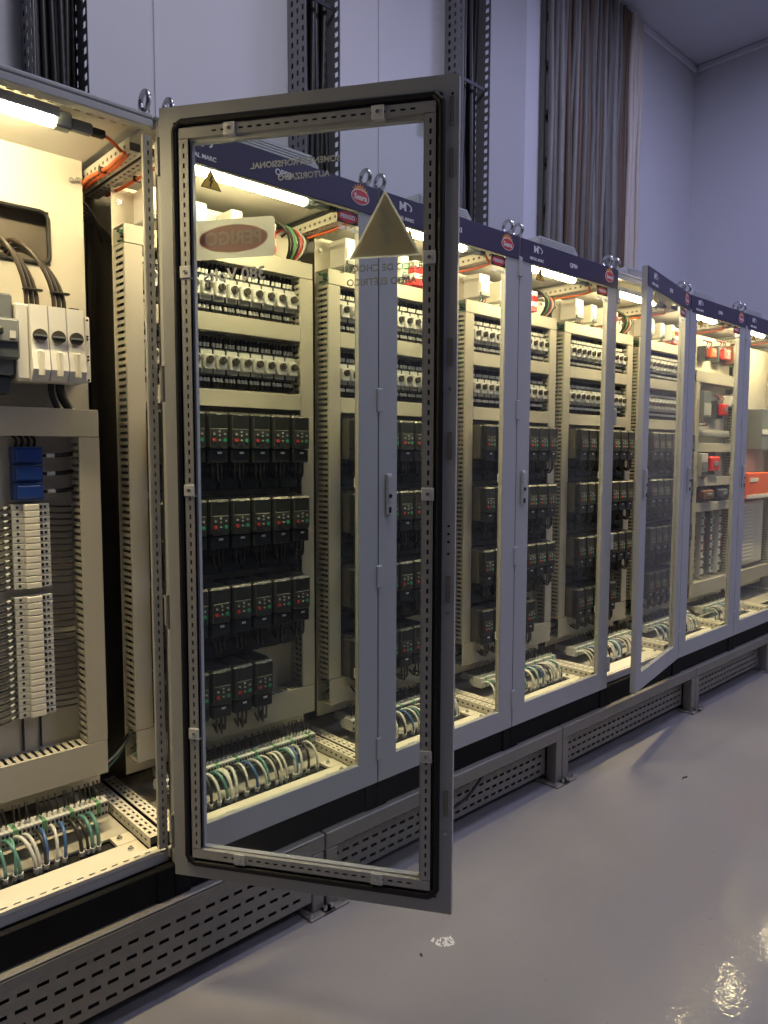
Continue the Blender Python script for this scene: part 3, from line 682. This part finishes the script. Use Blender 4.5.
# ------------------------------------------------------------------ top row devices above the uppermost duct
def psu(x, z, w, h, label, cat='power supply', tone='white', accent='bluewire'):
    t = thing('power_supply', label, cat, (x, YP, Z0+z), 'devices above the ducts')
    MB().box(0, w, -.10, -.0005, 0, h, tone, .004).obj('body', t)
    MB().box(.006, w-.006, -.104, -.100, h*.25, h*.62, accent, .001).obj('label_plate', t)
    MB().box(.004, w-.004, -.108, -.100, .004, h*.2, 'devdark', .002).obj('terminals', t)
    for q in range(3): MB().tube(bez((w*(q+1)/4, -.09, 0), (w*(q+1)/4, -.10, -.02), (w*(q+1)/4+.01, -.07, -.02), (w*(q+1)/4+.01, -.05, -.012), 5), .003, ('greenwire', 'cable_black', 'redwire')[q], 5).obj('lead', t)
    return t
for i in range(0, 5):
    x = i*W
    psu(x+.10, 1.925, .075, .105, 'white boxed power supply above the top duct, %s' % PLACE[i], tone='white', accent='ivory')
    psu(x+.26, 1.925, .05, .095, 'slim white relay module above the top duct, %s' % PLACE[i], 'relay', 'ivory', 'bluewire')
    psu(x+.40, 1.925, .045, .10, 'grey relay module above the top duct, %s' % PLACE[i], 'relay', 'lightgrey', 'greenwire')
    t = thing('distribution_block', 'red and white distribution block above the top duct, ' + PLACE[i], 'terminal block', (x+.52, YP, Z0+1.925), 'red distribution blocks')
    for q in range(4): MB().box(0, .09, -.06, -.0005, q*.026, q*.026+.024, 'red' if q % 2 == 0 else 'white', .002).obj('terminal', t)
    t = thing('wire_loom', 'drooping dark wire loom under the roof of the ' + PLACE[i], 'wires', (x+.60, .30, Z0+1.94), 'wire looms under the roof')
    for q in range(7):
        k = ['cable_black', 'cable_black', 'greenwire', 'cable_black', 'redwire', 'lightgrey', 'cable_black'][q]
        MB().tube(bez((.0+.012*q, .10, .09-.004*q), (.02*q, .02+.01*q, .12), (.05+.02*q, -.03, .05), (.07+.008*q, .06, -.02), 10), .0045, k, 6).obj('wire', t)

# ------------------------------------------------------------------ bottom terminal rails and field cables
def term_block():
    return MB().box(0, .0108, -.050, 0, 0, .046, 'lightgrey', .001).box(.002, .0088, -.052, -.050, .006, .014, 'black').box(.002, .0088, -.052, -.050, .030, .040, 'black').mesh('terminal')
TB = term_block()
def term_block_b():
    return MB().box(0, .0108, -.050, 0, 0, .046, 'greenwire', .001).box(.002, .0088, -.052, -.050, .006, .014, 'black').mesh('terminal')
TBG = term_block_b()
RAIL = MB().box(0, .64, .0, .004, .008, .042, 'zinc').box(0, .64, .004, .012, .018, .032, 'zinc').mesh('din_rail')
STAND = MB().box(0, .02, .012, .10, .012, .038, 'zinc').mesh('stand_off')
PAL = {'w': 'lightgrey', 'i': 'ivory', 't': 'tealwire', 'b': 'bluewire', 'k': 'cable_black', 'g': 'greenwire'}
TONE = {'w': 'light grey', 'i': 'cream', 't': 'teal', 'b': 'blue', 'k': 'black', 'g': 'green'}
def bottom_rail_unit(i, xa, xb, blocks):
    t = thing('terminal_rail', 'row of small terminals on a low rail in the ' + PLACE[i], 'terminal rail', (i*W+xa, YP-.10, Z0+.090), 'terminal rails')
    link(RAIL, 'din_rail', t); link(STAND, 'stand_off', t, (.04, 0, 0)); link(STAND, 'stand_off', t, (.56, 0, 0))
    if blocks:
        q = 0; x = .01
        while x < xb-xa-.02:
            link(TBG if q % 7 == 3 else TB, 'terminal', t, (x, 0, .002)); x += .0112; q += 1
    else:
        m_ = MB(); q = 0; x = .01
        while x < xb-xa-.02:
            m_.box(x, x+.0105, -.05, 0, .002, .048, 'greenwire' if q % 7 == 3 else 'lightgrey'); x += .0112; q += 1
        o = m_.obj('terminals', t); o['kind'] = 'stuff'
    m_ = MB(); rnd = random.Random(90+i); x = .02
    while x < xb-xa-.02:
        j = rnd.uniform(-.008, .012)
        m_.tube([(x, -.03, .049), (x+j*.4, -.034, .066), (x+j, -.012, .104)], .0028, 'cable_black', 5)
        m_.tube([(x, -.0305, .050), (x+j*.25, -.0335, .060)], .0038, 'lightgrey', 5); x += .0155
    o = m_.obj('connected_wires', t); o['kind'] = 'stuff'
    return t
def field_cable(i, x, k, lean, c, r=.0052, sleeve=True):
    y0, z0 = YP-.152, Z0+.118
    pts = bez((x, y0, z0), (x+lean*.3, y0-.055, z0+.035), (x+lean, y0-.095, z0-.03), (x+lean*1.2, .178, Z0+.035), 10)
    t = thing('field_cable', TONE[k] + ' cable, %s from left, arching into floor slot, ' % ORD[c] + PLACE[i], 'cable', (x, .178, Z0), 'field cables of the ' + PLACE[i])
    L = [p - Vector((x, .178, Z0)) for p in pts] + [Vector((lean*1.25, 0, .0265))]
    MB().tube(L, r, PAL[k], 6).obj('jacket', t)
    if sleeve: MB().tube([L[-3], L[-2]], r*1.5, 'white', 6).obj('marker_sleeve', t)
    return t
for i in range(-1, 6):
    bottom_rail_unit(i, .08, .72, i < 2)
    seq = 'wwtwbkwtwiwkwbwtwkiwtwbwkw'
    n = {-1: 26, 0: 26, 1: 24, 2: 24, 3: 20, 4: 18, 5: 12}[i]
    rnd = random.Random(50+i)
    for c in range(n):
        x = i*W + .10 + c*(.56/n) + rnd.uniform(-.006, .006)
        k = seq[(c + 3*i) % len(seq)] if i != -1 else 'kktktwkktkwkttttwwkbwbkktt'[c]
        field_cable(i, x, k, rnd.uniform(-.012, .03), c, rnd.uniform(.0042, .0058))

# ------------------------------------------------------------------ leftmost cabinet, inside
i = -1; bx = -W
t = thing('mounting_panel', 'cream mounting panel with a rubber-edged cutout in the leftmost open cabinet', 'mounting panel', (bx, 0, 0), 'mounting panels with wiring ducts')
s = MB(); cx0, cx1, cz0, cz1 = .42, .640, 1.755, 1.912
s.perf((XL-.004, YP+.0005, .13), (1,0,0), (0,0,1), (0,-1,0), [(cx0-XL+.004, cx1-XL+.004)], [(cz0-.13, cz1-.13)], XR-XL-.012, 1.955, 'plate', .003)
s.obj('panel_sheet', t, (0,0,Z0))
def rounded(x0, x1, z0, z1, r, n=5):
    out = []
    for cx, cz, a0 in ((x1-r, z1-r, 0), (x0+r, z1-r, 90), (x0+r, z0+r, 180), (x1-r, z0+r, 270)):
        out += [(cx+r*math.cos(R(a0+90*q/n)), cz+r*math.sin(R(a0+90*q/n))) for q in range(n+1)]
    return out
MB().tube([(x, YP-.001, z) for x, z in rounded(cx0+.003, cx1-.003, cz0+.003, cz1-.003, .024)], .0065, 'rubber', 6, closed=True).obj('edge_trim', t, (0,0,Z0))
MB().box(cx0-.02, cx1+.03, YP+.045, YP+.05, cz0-.03, cz1+.03, 'cover_grey').obj('rear_cover', t, (0,0,Z0))
for px, pz in ((.708, 2.02), (.728, 2.025)): link(CM['screw'], 'screw', t, (px, YP, Z0+pz)).rotation_euler.x = R(90)
XR1 = .738
add_duct(t, XL, 1.250, XR1-XL, .080, False)
add_duct(t, XL, .195, XR1-XL, .105, False)
add_duct(t, XR1-.060, .302, .946, .060, True); add_duct(t, XL, .302, .946, .057, True)

# three-pole fuse switch: cream block with three shutters, knobs, and a side strip
t = thing('fuse_switch', 'white three-pole fuse switch with dark round knobs in the open cabinet', 'fuse switch', (-.30, YP, Z0+1.402))
MB().box(0, .185, -.115, -.0005, 0, .213, 'ivory', .006).obj('body', t)
MB().box(0, .032, -.125, -.115, .004, .209, 'white', .003).obj('side_cover', t)
for q in range(3):
    x = .034 + q*.05
    poly = [(-.002, 0), (-.014, 0), (-.034, .03), (-.022, .10), (-.016, .209), (-.002, .209)]
    m_ = MB(); m_.prism(poly, (x+.001, -.115, .002), (0,1,0), (0,0,1), (.047,0,0), 'white'); sh = m_.obj('shutter', t)
    MB().box(x+.015, x+.032, -.1525, -.140, .012, .085, 'ivory', .004).obj('grip', t)
    MB().cyl((x+.024, -.131, .125), (x+.024, -.146, .125), .0185, 'knob', 16).box(x+.006, x+.042, -.149, -.146, .1225, .1275, 'devgrey').obj('knob', t)
MB().box(.187, .201, -.128, -.0005, .006, .195, 'white', .002).obj('side_strip', t)
for z in (.012, .07, .08, .13, .138, .185): MB().cyl((.194, -.1282, z), (.194, -.1295, z), .0032, 'black', 8).obj('hole', t)
MB().box(.160, .186, -.09, -.0005, .2135, .222, 'black').obj('top_terminal', t)

t = thing('circuit_breaker', 'dark grey moulded circuit breaker at the left picture edge', 'breaker', (-.41, YP, Z0+1.365))
MB().box(0, .105, -.12, -.0005, .05, .27, 'devgrey', .005).obj('body', t)
MB().box(.004, .112, -.150, -.12, .09, .20, 'devdark', .005).obj('front', t)
MB().box(.008, .108, -.156, -.15, .135, .195, 'devgrey', .003).obj('cover', t)
MB().box(.0, .10, -.10, -.0005, .0, .0495, 'devdark', .004).obj('terminal_shield', t)
MB().box(.085, .1, -.158, -.156, .145, .165, 'lightgrey').obj('rating_label', t)
MB().box(.06, .07, -.1515, -.15, .255, .26, 'black').obj('slot', t) if False else None
MB().box(.045, .065, -.18, -.156, .150, .170, 'black', .004).obj('toggle', t)

# dark supply cables leaving the cutout, arching down into the switch
def arc_cable(a, b, h, out, label, k='cable_brown', r=.0065):
    a, b = Vector(a), Vector(b)
    t = thing('supply_cable', label, 'cable', (b.x, b.y, b.z), 'supply cables of the open cabinet')
    pts = bez(a-b, Vector((a.x, a.y-out, a.z+h))-b, Vector((b.x+.002, b.y-.01, b.z+h*.9+.06))-b, (0,0,0), 14)
    MB().tube(pts, r, k, 8).obj('jacket', t)
    return t
for q in range(3):
    arc_cable((-.345+.006*q, YP+.03, Z0+1.80-.008*q), (-.262+.014*q, .30, Z0+1.615), .07-.01*q, .10, '%s supply cable of the left trio arching down from the cutout' % ('left dark', 'middle dark', 'right dark')[q], 'cable_brown' if q % 2 == 0 else 'cable_black')
    arc_cable((-.285+.010*q, YP+.03, Z0+1.79-.008*q), (-.188+.014*q, .30, Z0+1.615), .06-.01*q, .09, '%s supply cable of the right trio arching down from the cutout' % ('left dark', 'middle dark', 'right dark')[q], 'cable_brown' if q % 2 == 0 else 'cable_black')
for bxx, lab in ((-.272, 'left'), (-.198, 'right')):
    o = MB().box(0, .052, -.010, .010, 0, .006, 'black', .002).obj('cable_tie', None, (bxx, .296, Z0+1.655)); tag(o, 'black tie around the %s trio of supply cables' % lab, 'cable tie', 'cable ties')
for q, (xa, dx) in enumerate(((-.165, .03), (-.19, .02))):
    t = thing('load_cable', 'black load cable running down from the fuse switch, %s one' % ('right', 'left')[q], 'cable', (xa, .34, Z0+1.33), 'load cables')
    MB().tube(bez((0, .0, .072), (0, .01, .04), (dx*.6, .01, .02), (dx, .01, .0), 6), .013 - .004*q, 'cable_black', 8).obj('jacket', t)

# three blue relays
t0 = None
for q in range(3):
    t = thing('blue_relay', 'blue relay block, %s of the stack of three' % ('topmost', 'middle one', 'lowest')[q], 'relay', (-.296, YP, Z0+1.168-q*.053), 'stack of blue relays')
    MB().box(0, .080, -.045, -.0005, 0, .050, 'blue', .003).obj('body', t)
    MB().box(.005, .075, -.052, -.045, .006, .044, 'blue', .003).obj('cover', t)
    MB().box(.0, .080, -.047, -.045, .0475, .050, 'bluewire').obj('edge', t)
    MB().tube([(.080, -.03, .024), (.094, -.034, .024)], .005, 'black', 6).obj('plug', t)
    MB().tube([(.094, -.034, .024), (.116, -.036, .025)], .006, 'white', 8).obj('marker_sleeve', t)
    MB().tube([(.116, -.036, .025), (.140, -.034, .026), (.170, -.03, .03)], .0065, 'cable_black', 6).obj('lead', t)
for q in range(4):
    o = MB().tube(bez((0,0,0), (0,-.015,.012), (.002,-.01,.025), (.0,.02,.028), 5), .004, 'cable_black', 6).obj('wire', None, (-.286+q*.017, YP-.03, Z0+1.2205)); tag(o, 'short black wire, %s from left, rising from the topmost blue relay' % ORD[q], 'wire', 'wires over the blue relays')

# pale terminal columns, each terminal its own piece
TERM = MB()
TERM.box(0, .105, -.040, -.0005, 0, .0185, 'lightgrey', .0015); TERM.box(.030, .072, -.056, -.040, 0.0005, .018, 'ivory', .002)
TERM.cyl((.015, -.040, .0092), (.015, -.0407, .0092), .0042, 'black', 8); TERM.cyl((.092, -.040, .0092), (.092, -.0407, .0092), .0042, 'black', 8); TERM.box(.076, .084, -.0409, -.040, .004, .014, 'black')
TERM = TERM.mesh('terminal')
for nm, z1, n in (('upper', 1.052, 13), ('lower', .780, 19)):
    t = thing('terminal_column', 'pale %s column of stacked terminals in the open cabinet' % nm, 'terminal strip', (-.305, YP, Z0+z1-n*.0192), 'pale terminal columns')
    for q in range(n): link(TERM, 'terminal', t, (0, 0, q*.0192))
    m_ = MB()
    for q in range(n):
        m_.tube(bez((.105, -.028, q*.0192+.009), (.125, -.032, q*.0192+.009), (.14, -.028, q*.0192+.004), (.172, -.03, q*.0192+.006), 5), .0032, 'cable_black', 5)
        m_.tube(bez((0, -.028, q*.0192+.009), (-.02, -.05, q*.0192+.009), (-.06, -.05, q*.0192-.006), (-.11, -.04, q*.0192-.004), 5), .0042, 'cable_black', 5)
        m_.tube([(-.012, -.036, q*.0192+.009), (-.024, -.044, q*.0192+.007)], .0052, 'lightgrey', 5)
    o = m_.obj('connected_wires', t); o['kind'] = 'stuff'
t = thing('cable_bridge', 'two thin black wires running down below the pale terminal columns', 'wire', (-.29, YP-.004, Z0+.305))
for x in (.0, .05): MB().box(x, x+.006, -.006, 0, 0, .108, 'black', .001).obj('wire', t)

# orange leads clipped to the roof profiles of the leftmost cabinet
for q in range(2):
    o = MB().tube([(-.055+q*.11, .10, Z0+H-.082), (-.05+q*.1, .22, Z0+H-.086), (-.058+q*.11, .34, Z0+H-.082), (-.05+q*.09, .46, Z0+H-.084)], .006, 'orangewire', 6).obj('orange_cable')
    tag(o, 'orange cable along the perforated roof profile, %s of the pair' % ('left', 'right')[q], 'cable', 'orange roof cables')
    o = MB().box(-.012, .012, -.004, .004, -.008, .009, 'black', .002).obj('cable_tie', None, (-.053+q*.105, .26, Z0+H-.084)); tag(o, 'black tie on the %s orange roof cable' % ('left', 'right')[q], 'cable tie', 'cable ties')
# dark loom between the leftmost cabinet and the next one
t = thing('wire_loom', 'dark wire loom crossing the gap beside the leftmost mounting panel', 'wires', (-.03, YP+.08, Z0+1.95), 'wire looms under the roof')
for q in range(5):
    MB().tube(bez((-.06, .02*q, .03-.01*q), (-.01, -.03+.012*q, .06-.02*q), (.03, -.02, .02), (.07+.01*q, .03, -.06), 8), .006, 'cable_black', 6).obj('wire', t)
t = thing('wire_loom', 'thin grey wires crossing low through the gap beside the leftmost panel', 'wires', (-.04, YP-.02, Z0+.20), 'low wire looms')
for q in range(3):
    MB().tube(bez((-.02, .05, -.05+.02*q), (.02, 0, -.02+.02*q), (.06, 0, .03+.01*q), (.09, .03, .08), 8), .004, ('tealwire', 'lightgrey', 'cable_black')[q], 6).obj('wire', t)

# ------------------------------------------------------------------ cabinet with the red contactors (seen through the door right of the ajar one)
i = 5; bx = i*W
t = thing('mounting_panel', 'cream mounting panel with red contactors, right of the ajar door', 'mounting panel', (bx, 0, 0), 'mounting panels with wiring ducts')
link(PANEL, 'panel_sheet', t, (0,0,Z0))
add_duct(t, XL, 1.70, XR-XL, .075, False); add_duct(t, XL, 1.10, .057, .057, True) if False else None
add_duct(t, XL, .30, 1.395, .057, True); add_duct(t, XR-.057, .30, 1.395, .057, True)
for z in (1.22, .98, .80): add_duct(t, XL+.058, z, XR-XL-.116, .06, False)
add_duct(t, XL, .195, XR-XL, .10, False)
def contactor(x, z, w, h, label, k='red'):
    t = thing('contactor', label, 'contactor', (x, YP, Z0+z), 'contactors')
    MB().box(0, w, -.06, -.0005, 0, h, 'devdark', .004).obj('base', t)
    MB().box(w*.08, w*.92, -.10, -.06, h*.18, h*.82, k, .008).obj('cover', t)
    MB().box(w*.3, w*.7, -.106, -.10, h*.4, h*.6, 'devgrey', .003).obj('actuator', t)
    for q in range(3):
        MB().tube(bez((w*(q+.5)/3, -.055, h), (w*(q+.5)/3, -.08, h+.02), (w*(q+.5)/3, -.06, h+.03), (w*(q+.5)/3, -.03, h+.04), 5), .004, 'redwire' if q % 2 else 'cable_black', 6).obj('lead', t)
contactor(bx+.42, 1.46, .11, .13, 'red contactor in the upper field of the cabinet second from the right')
psu(bx+.11, 1.42, .12, .22, 'tall grey device beside the red contactor, cabinet second from the right', 'relay', 'devgrey', 'lightgrey')
psu(bx+.57, 1.55, .12, .08, 'flat white device above the red contactor, cabinet second from the right', 'relay', 'white', 'lightgrey')
t = thing('busbar_rail', 'bright horizontal metal rail under the red contactor', 'rail', (bx+.10, YP, Z0+1.33)); MB().box(0, .58, -.05, -.0005, 0, .045, 'ivory', .003).obj('rail', t); MB().box(.02, .56, -.054, -.05, .012, .03, 'zinc', .001).obj('groove_strip', t)
contactor(bx+.26, 1.055, .17, .16, 'large red contactor in the middle field, cabinet second from the right', 'red')
psu(bx+.11, 1.05, .10, .16, 'grey block left of the large red contactor', 'relay', 'lightgrey', 'devgrey')
contactor(bx+.14, .868, .22, .10, 'brown contactor in the lower field, cabinet second from the right', 'brown')
contactor(bx+.44, .868, .16, .10, 'dark contactor beside the brown one, cabinet second from the right', 'devdark')
for c in range(4):
    x = bx + .12 + c*.15
    t = thing('terminal_column', 'vertical terminal column with red wires, %s from the left, second cabinet from right' % ORD[c], 'terminal strip', (x, YP, Z0+.315), 'terminal columns with red wires')
    m_ = MB().box(0, .03, -.045, -.0005, 0, .47, 'lightgrey' if c % 2 else 'devgrey', .002)
    m_.obj('strip', t)
    m_ = MB(); rnd = random.Random(c)
    for q in range(22):
        z = .02*q + .012
        m_.tube(bez((.03, -.03, z), (.05, -.05, z), (.06, -.05, z-.01), (.085, -.03, z-.02*rnd.random()), 4), .0035, ('redwire', 'cable_black', 'white', 'redwire')[rnd.randrange(4)] if q > 8 else ('cable_black', 'white', 'cable_black')[rnd.randrange(3)], 5)
        m_.box(.004, .026, -.050, -.045, z-.006, z+.006, 'white' if q % 3 else 'devdark')
    o = m_.obj('connected_wires', t); o['kind'] = 'stuff'
contactor(bx+.20, 1.86, .10, .10, 'orange contactor above the top duct, cabinet second from the right', 'orange')
contactor(bx+.42, 1.86, .12, .12, 'pale red contactor above the top duct, cabinet second from the right', 'logo_red')
psu(bx+.58, 1.86, .09, .13, 'dark device above the top duct, cabinet second from the right', 'relay', 'brown', 'orange')

# ------------------------------------------------------------------ rightmost cabinet: white panel, orange box
i = 6; bx = i*W
t = thing('mounting_panel', 'bright white mounting panel in the rightmost cabinet', 'mounting panel', (bx, 0, 0), 'mounting panels with wiring ducts')
link(PANEL, 'panel_sheet', t, (0,0,Z0))
add_duct(t, XL, .303, 1.60, .057, True); add_duct(t, XR-.057, .303, 1.60, .057, True)
add_duct(t, XL, .195, XR-XL, .10, False)
t = thing('supply_unit', 'orange-red box with white lettering plate in the rightmost cabinet', 'power unit', (bx+.10, YP, Z0+.86))
MB().box(0, .55, -.11, -.0005, 0, .20, 'orange', .006).obj('body', t); MB().box(.05, .22, -.113, -.11, .13, .16, 'white', .001).obj('label_plate', t); MB().box(0, .55, -.115, -.11, 0, .03, 'white', .002).obj('terminal_row', t)
t = thing('panel_meter', 'grey-blue module with a white stripe in the rightmost cabinet', 'meter', (bx+.33, YP, Z0+1.24))
MB().box(0, .26, -.12, -.0005, 0, .32, 'devgrey', .006).obj('body', t); MB().box(.0, .26, -.124, -.12, .12, .16, 'white', .001).obj('stripe', t)
t = thing('vented_cover', 'cream cover with slats under the orange box in the rightmost cabinet', 'cover', (bx+.12, YP, Z0+.33))
MB().box(0, .5, -.05, -.0005, 0, .50, 'ivory', .004).obj('sheet', t)
for q in range(16): MB().box(.02, .30, -.056, -.05, .03+q*.029, .045+q*.029, 'white', .001).obj('slat', t)

# ================================================================== SUPPORT FRAMES AND FLOOR TRAYS
def sframe(x0, x1, label, legs):
    t = thing('support_frame', label, 'frame', (x0, 0, 0), 'steel support frames')
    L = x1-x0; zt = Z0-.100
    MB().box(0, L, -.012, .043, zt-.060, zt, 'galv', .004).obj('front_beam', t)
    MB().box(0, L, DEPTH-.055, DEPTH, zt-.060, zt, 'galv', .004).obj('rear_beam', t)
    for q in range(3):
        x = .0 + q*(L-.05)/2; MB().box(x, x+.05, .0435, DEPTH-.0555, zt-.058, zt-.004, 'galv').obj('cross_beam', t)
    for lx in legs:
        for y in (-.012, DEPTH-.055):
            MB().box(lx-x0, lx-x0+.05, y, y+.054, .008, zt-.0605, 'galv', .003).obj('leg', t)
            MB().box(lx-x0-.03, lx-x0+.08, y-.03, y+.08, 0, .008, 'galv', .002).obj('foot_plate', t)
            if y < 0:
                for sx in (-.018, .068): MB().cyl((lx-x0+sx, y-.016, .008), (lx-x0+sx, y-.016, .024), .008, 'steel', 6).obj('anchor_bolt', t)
sframe(-.90, .545, 'galvanised support frame under the leftmost cabinets', (-.90, .49))
sframe(.550, 1.985, 'galvanised support frame under the cabinets seen through the open door', (.55, 1.935))
sframe(1.990, 3.425, 'galvanised support frame under the cabinets around the ajar door', (1.99, 3.375))
sframe(3.430, 5.65, 'galvanised support frame under the rightmost cabinets', (3.43, 4.6, 5.60))
def floor_tray(x0, x1, y, zb, zt, label, rows=4):
    t = thing('perforated_tray', label, 'cable tray', (x0, y, zb), 'perforated trays under the cabinets')
    L = x1-x0; h = (zt-zb)/(rows+.9)
    for r in range(rows):
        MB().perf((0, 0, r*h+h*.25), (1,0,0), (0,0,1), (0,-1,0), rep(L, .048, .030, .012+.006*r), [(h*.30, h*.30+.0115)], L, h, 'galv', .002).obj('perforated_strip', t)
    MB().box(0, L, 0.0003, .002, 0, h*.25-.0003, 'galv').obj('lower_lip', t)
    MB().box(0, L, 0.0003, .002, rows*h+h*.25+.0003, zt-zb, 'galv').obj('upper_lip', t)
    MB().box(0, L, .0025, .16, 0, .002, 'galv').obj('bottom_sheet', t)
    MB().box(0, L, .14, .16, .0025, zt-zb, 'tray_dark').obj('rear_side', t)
    for q in range(3): MB().tube([(0.02, .04+.03*q, .012+.0), (L/2, .045+.03*q, .012), (L-.02, .04+.03*q, .012)], .009, 'cable_black', 6).obj('cable', t)
floor_tray(-1.0, .48, -.018, .055, .262, 'perforated grey cable tray along the floor in front of the leftmost cabinet')
floor_tray(.60, 1.93, .048, .04, .215, 'perforated grey cable tray recessed under the cabinets behind the open door')
floor_tray(2.05, 3.37, .048, .04, .215, 'perforated grey cable tray recessed under the cabinet with the ajar door')
floor_tray(3.49, 4.59, .048, .04, .215, 'perforated grey cable tray recessed under the rightmost cabinets')
o = MB().tube(bez((1.05, .03, .20), (1.15, .0, .10), (1.3, .0, .10), (1.45, .03, .20), 10), .006, 'cable_black', 6).obj('hanging_cable'); tag(o, 'thin black cable sagging in front of the recessed perforated tray', 'cable')

# ================================================================== MARKS ON THE FLOOR
s = MB(); rnd = random.Random(3)
for q in range(34):
    x, y = rnd.uniform(-.036, .036), rnd.uniform(-.018, .018); a = rnd.uniform(0, 3.1); l = rnd.uniform(.005, .011); w_ = .0021
    c_, s_ = math.cos(a), math.sin(a); zq = .0006 + q*.00003
    s.face([(x-c_*l+s_*w_, y-s_*l-c_*w_, zq), (x+c_*l+s_*w_, y+s_*l-c_*w_, zq), (x+c_*l-s_*w_, y+s_*l+c_*w_, zq), (x-c_*l-s_*w_, y-s_*l+c_*w_, zq)], 'white')
o = s.obj('white_flecks', None, (.718, -.404, 0), R(-40)); tag(o, 'small patch of white flecks on the grey floor below the open door', 'floor mark')  # patch of short white flecks at random angles
for q, (x, y, l) in enumerate(((2.467, -.394, .03), (1.95, -1.02, .012), (2.55, -.80, .010), (.90, -.22, .008), (1.62, -1.12, .01), (.62, -.40, .007))):
    m_ = MB(); m_.tube([(-l, 0, .003), (-l*.2, l*.25, .004), (l*.4, -l*.1, .003), (l, l*.2, .003)], [.0015, .003, .003, .001], 'speck', 5)
    o = m_.obj('debris', None, (x, y, 0), q*.9); tag(o, ['longest dark crumb lying on the floor near the ajar door'] [0] if q == 0 else 'tiny dark crumb on the grey floor', 'debris', 'crumbs on the floor')
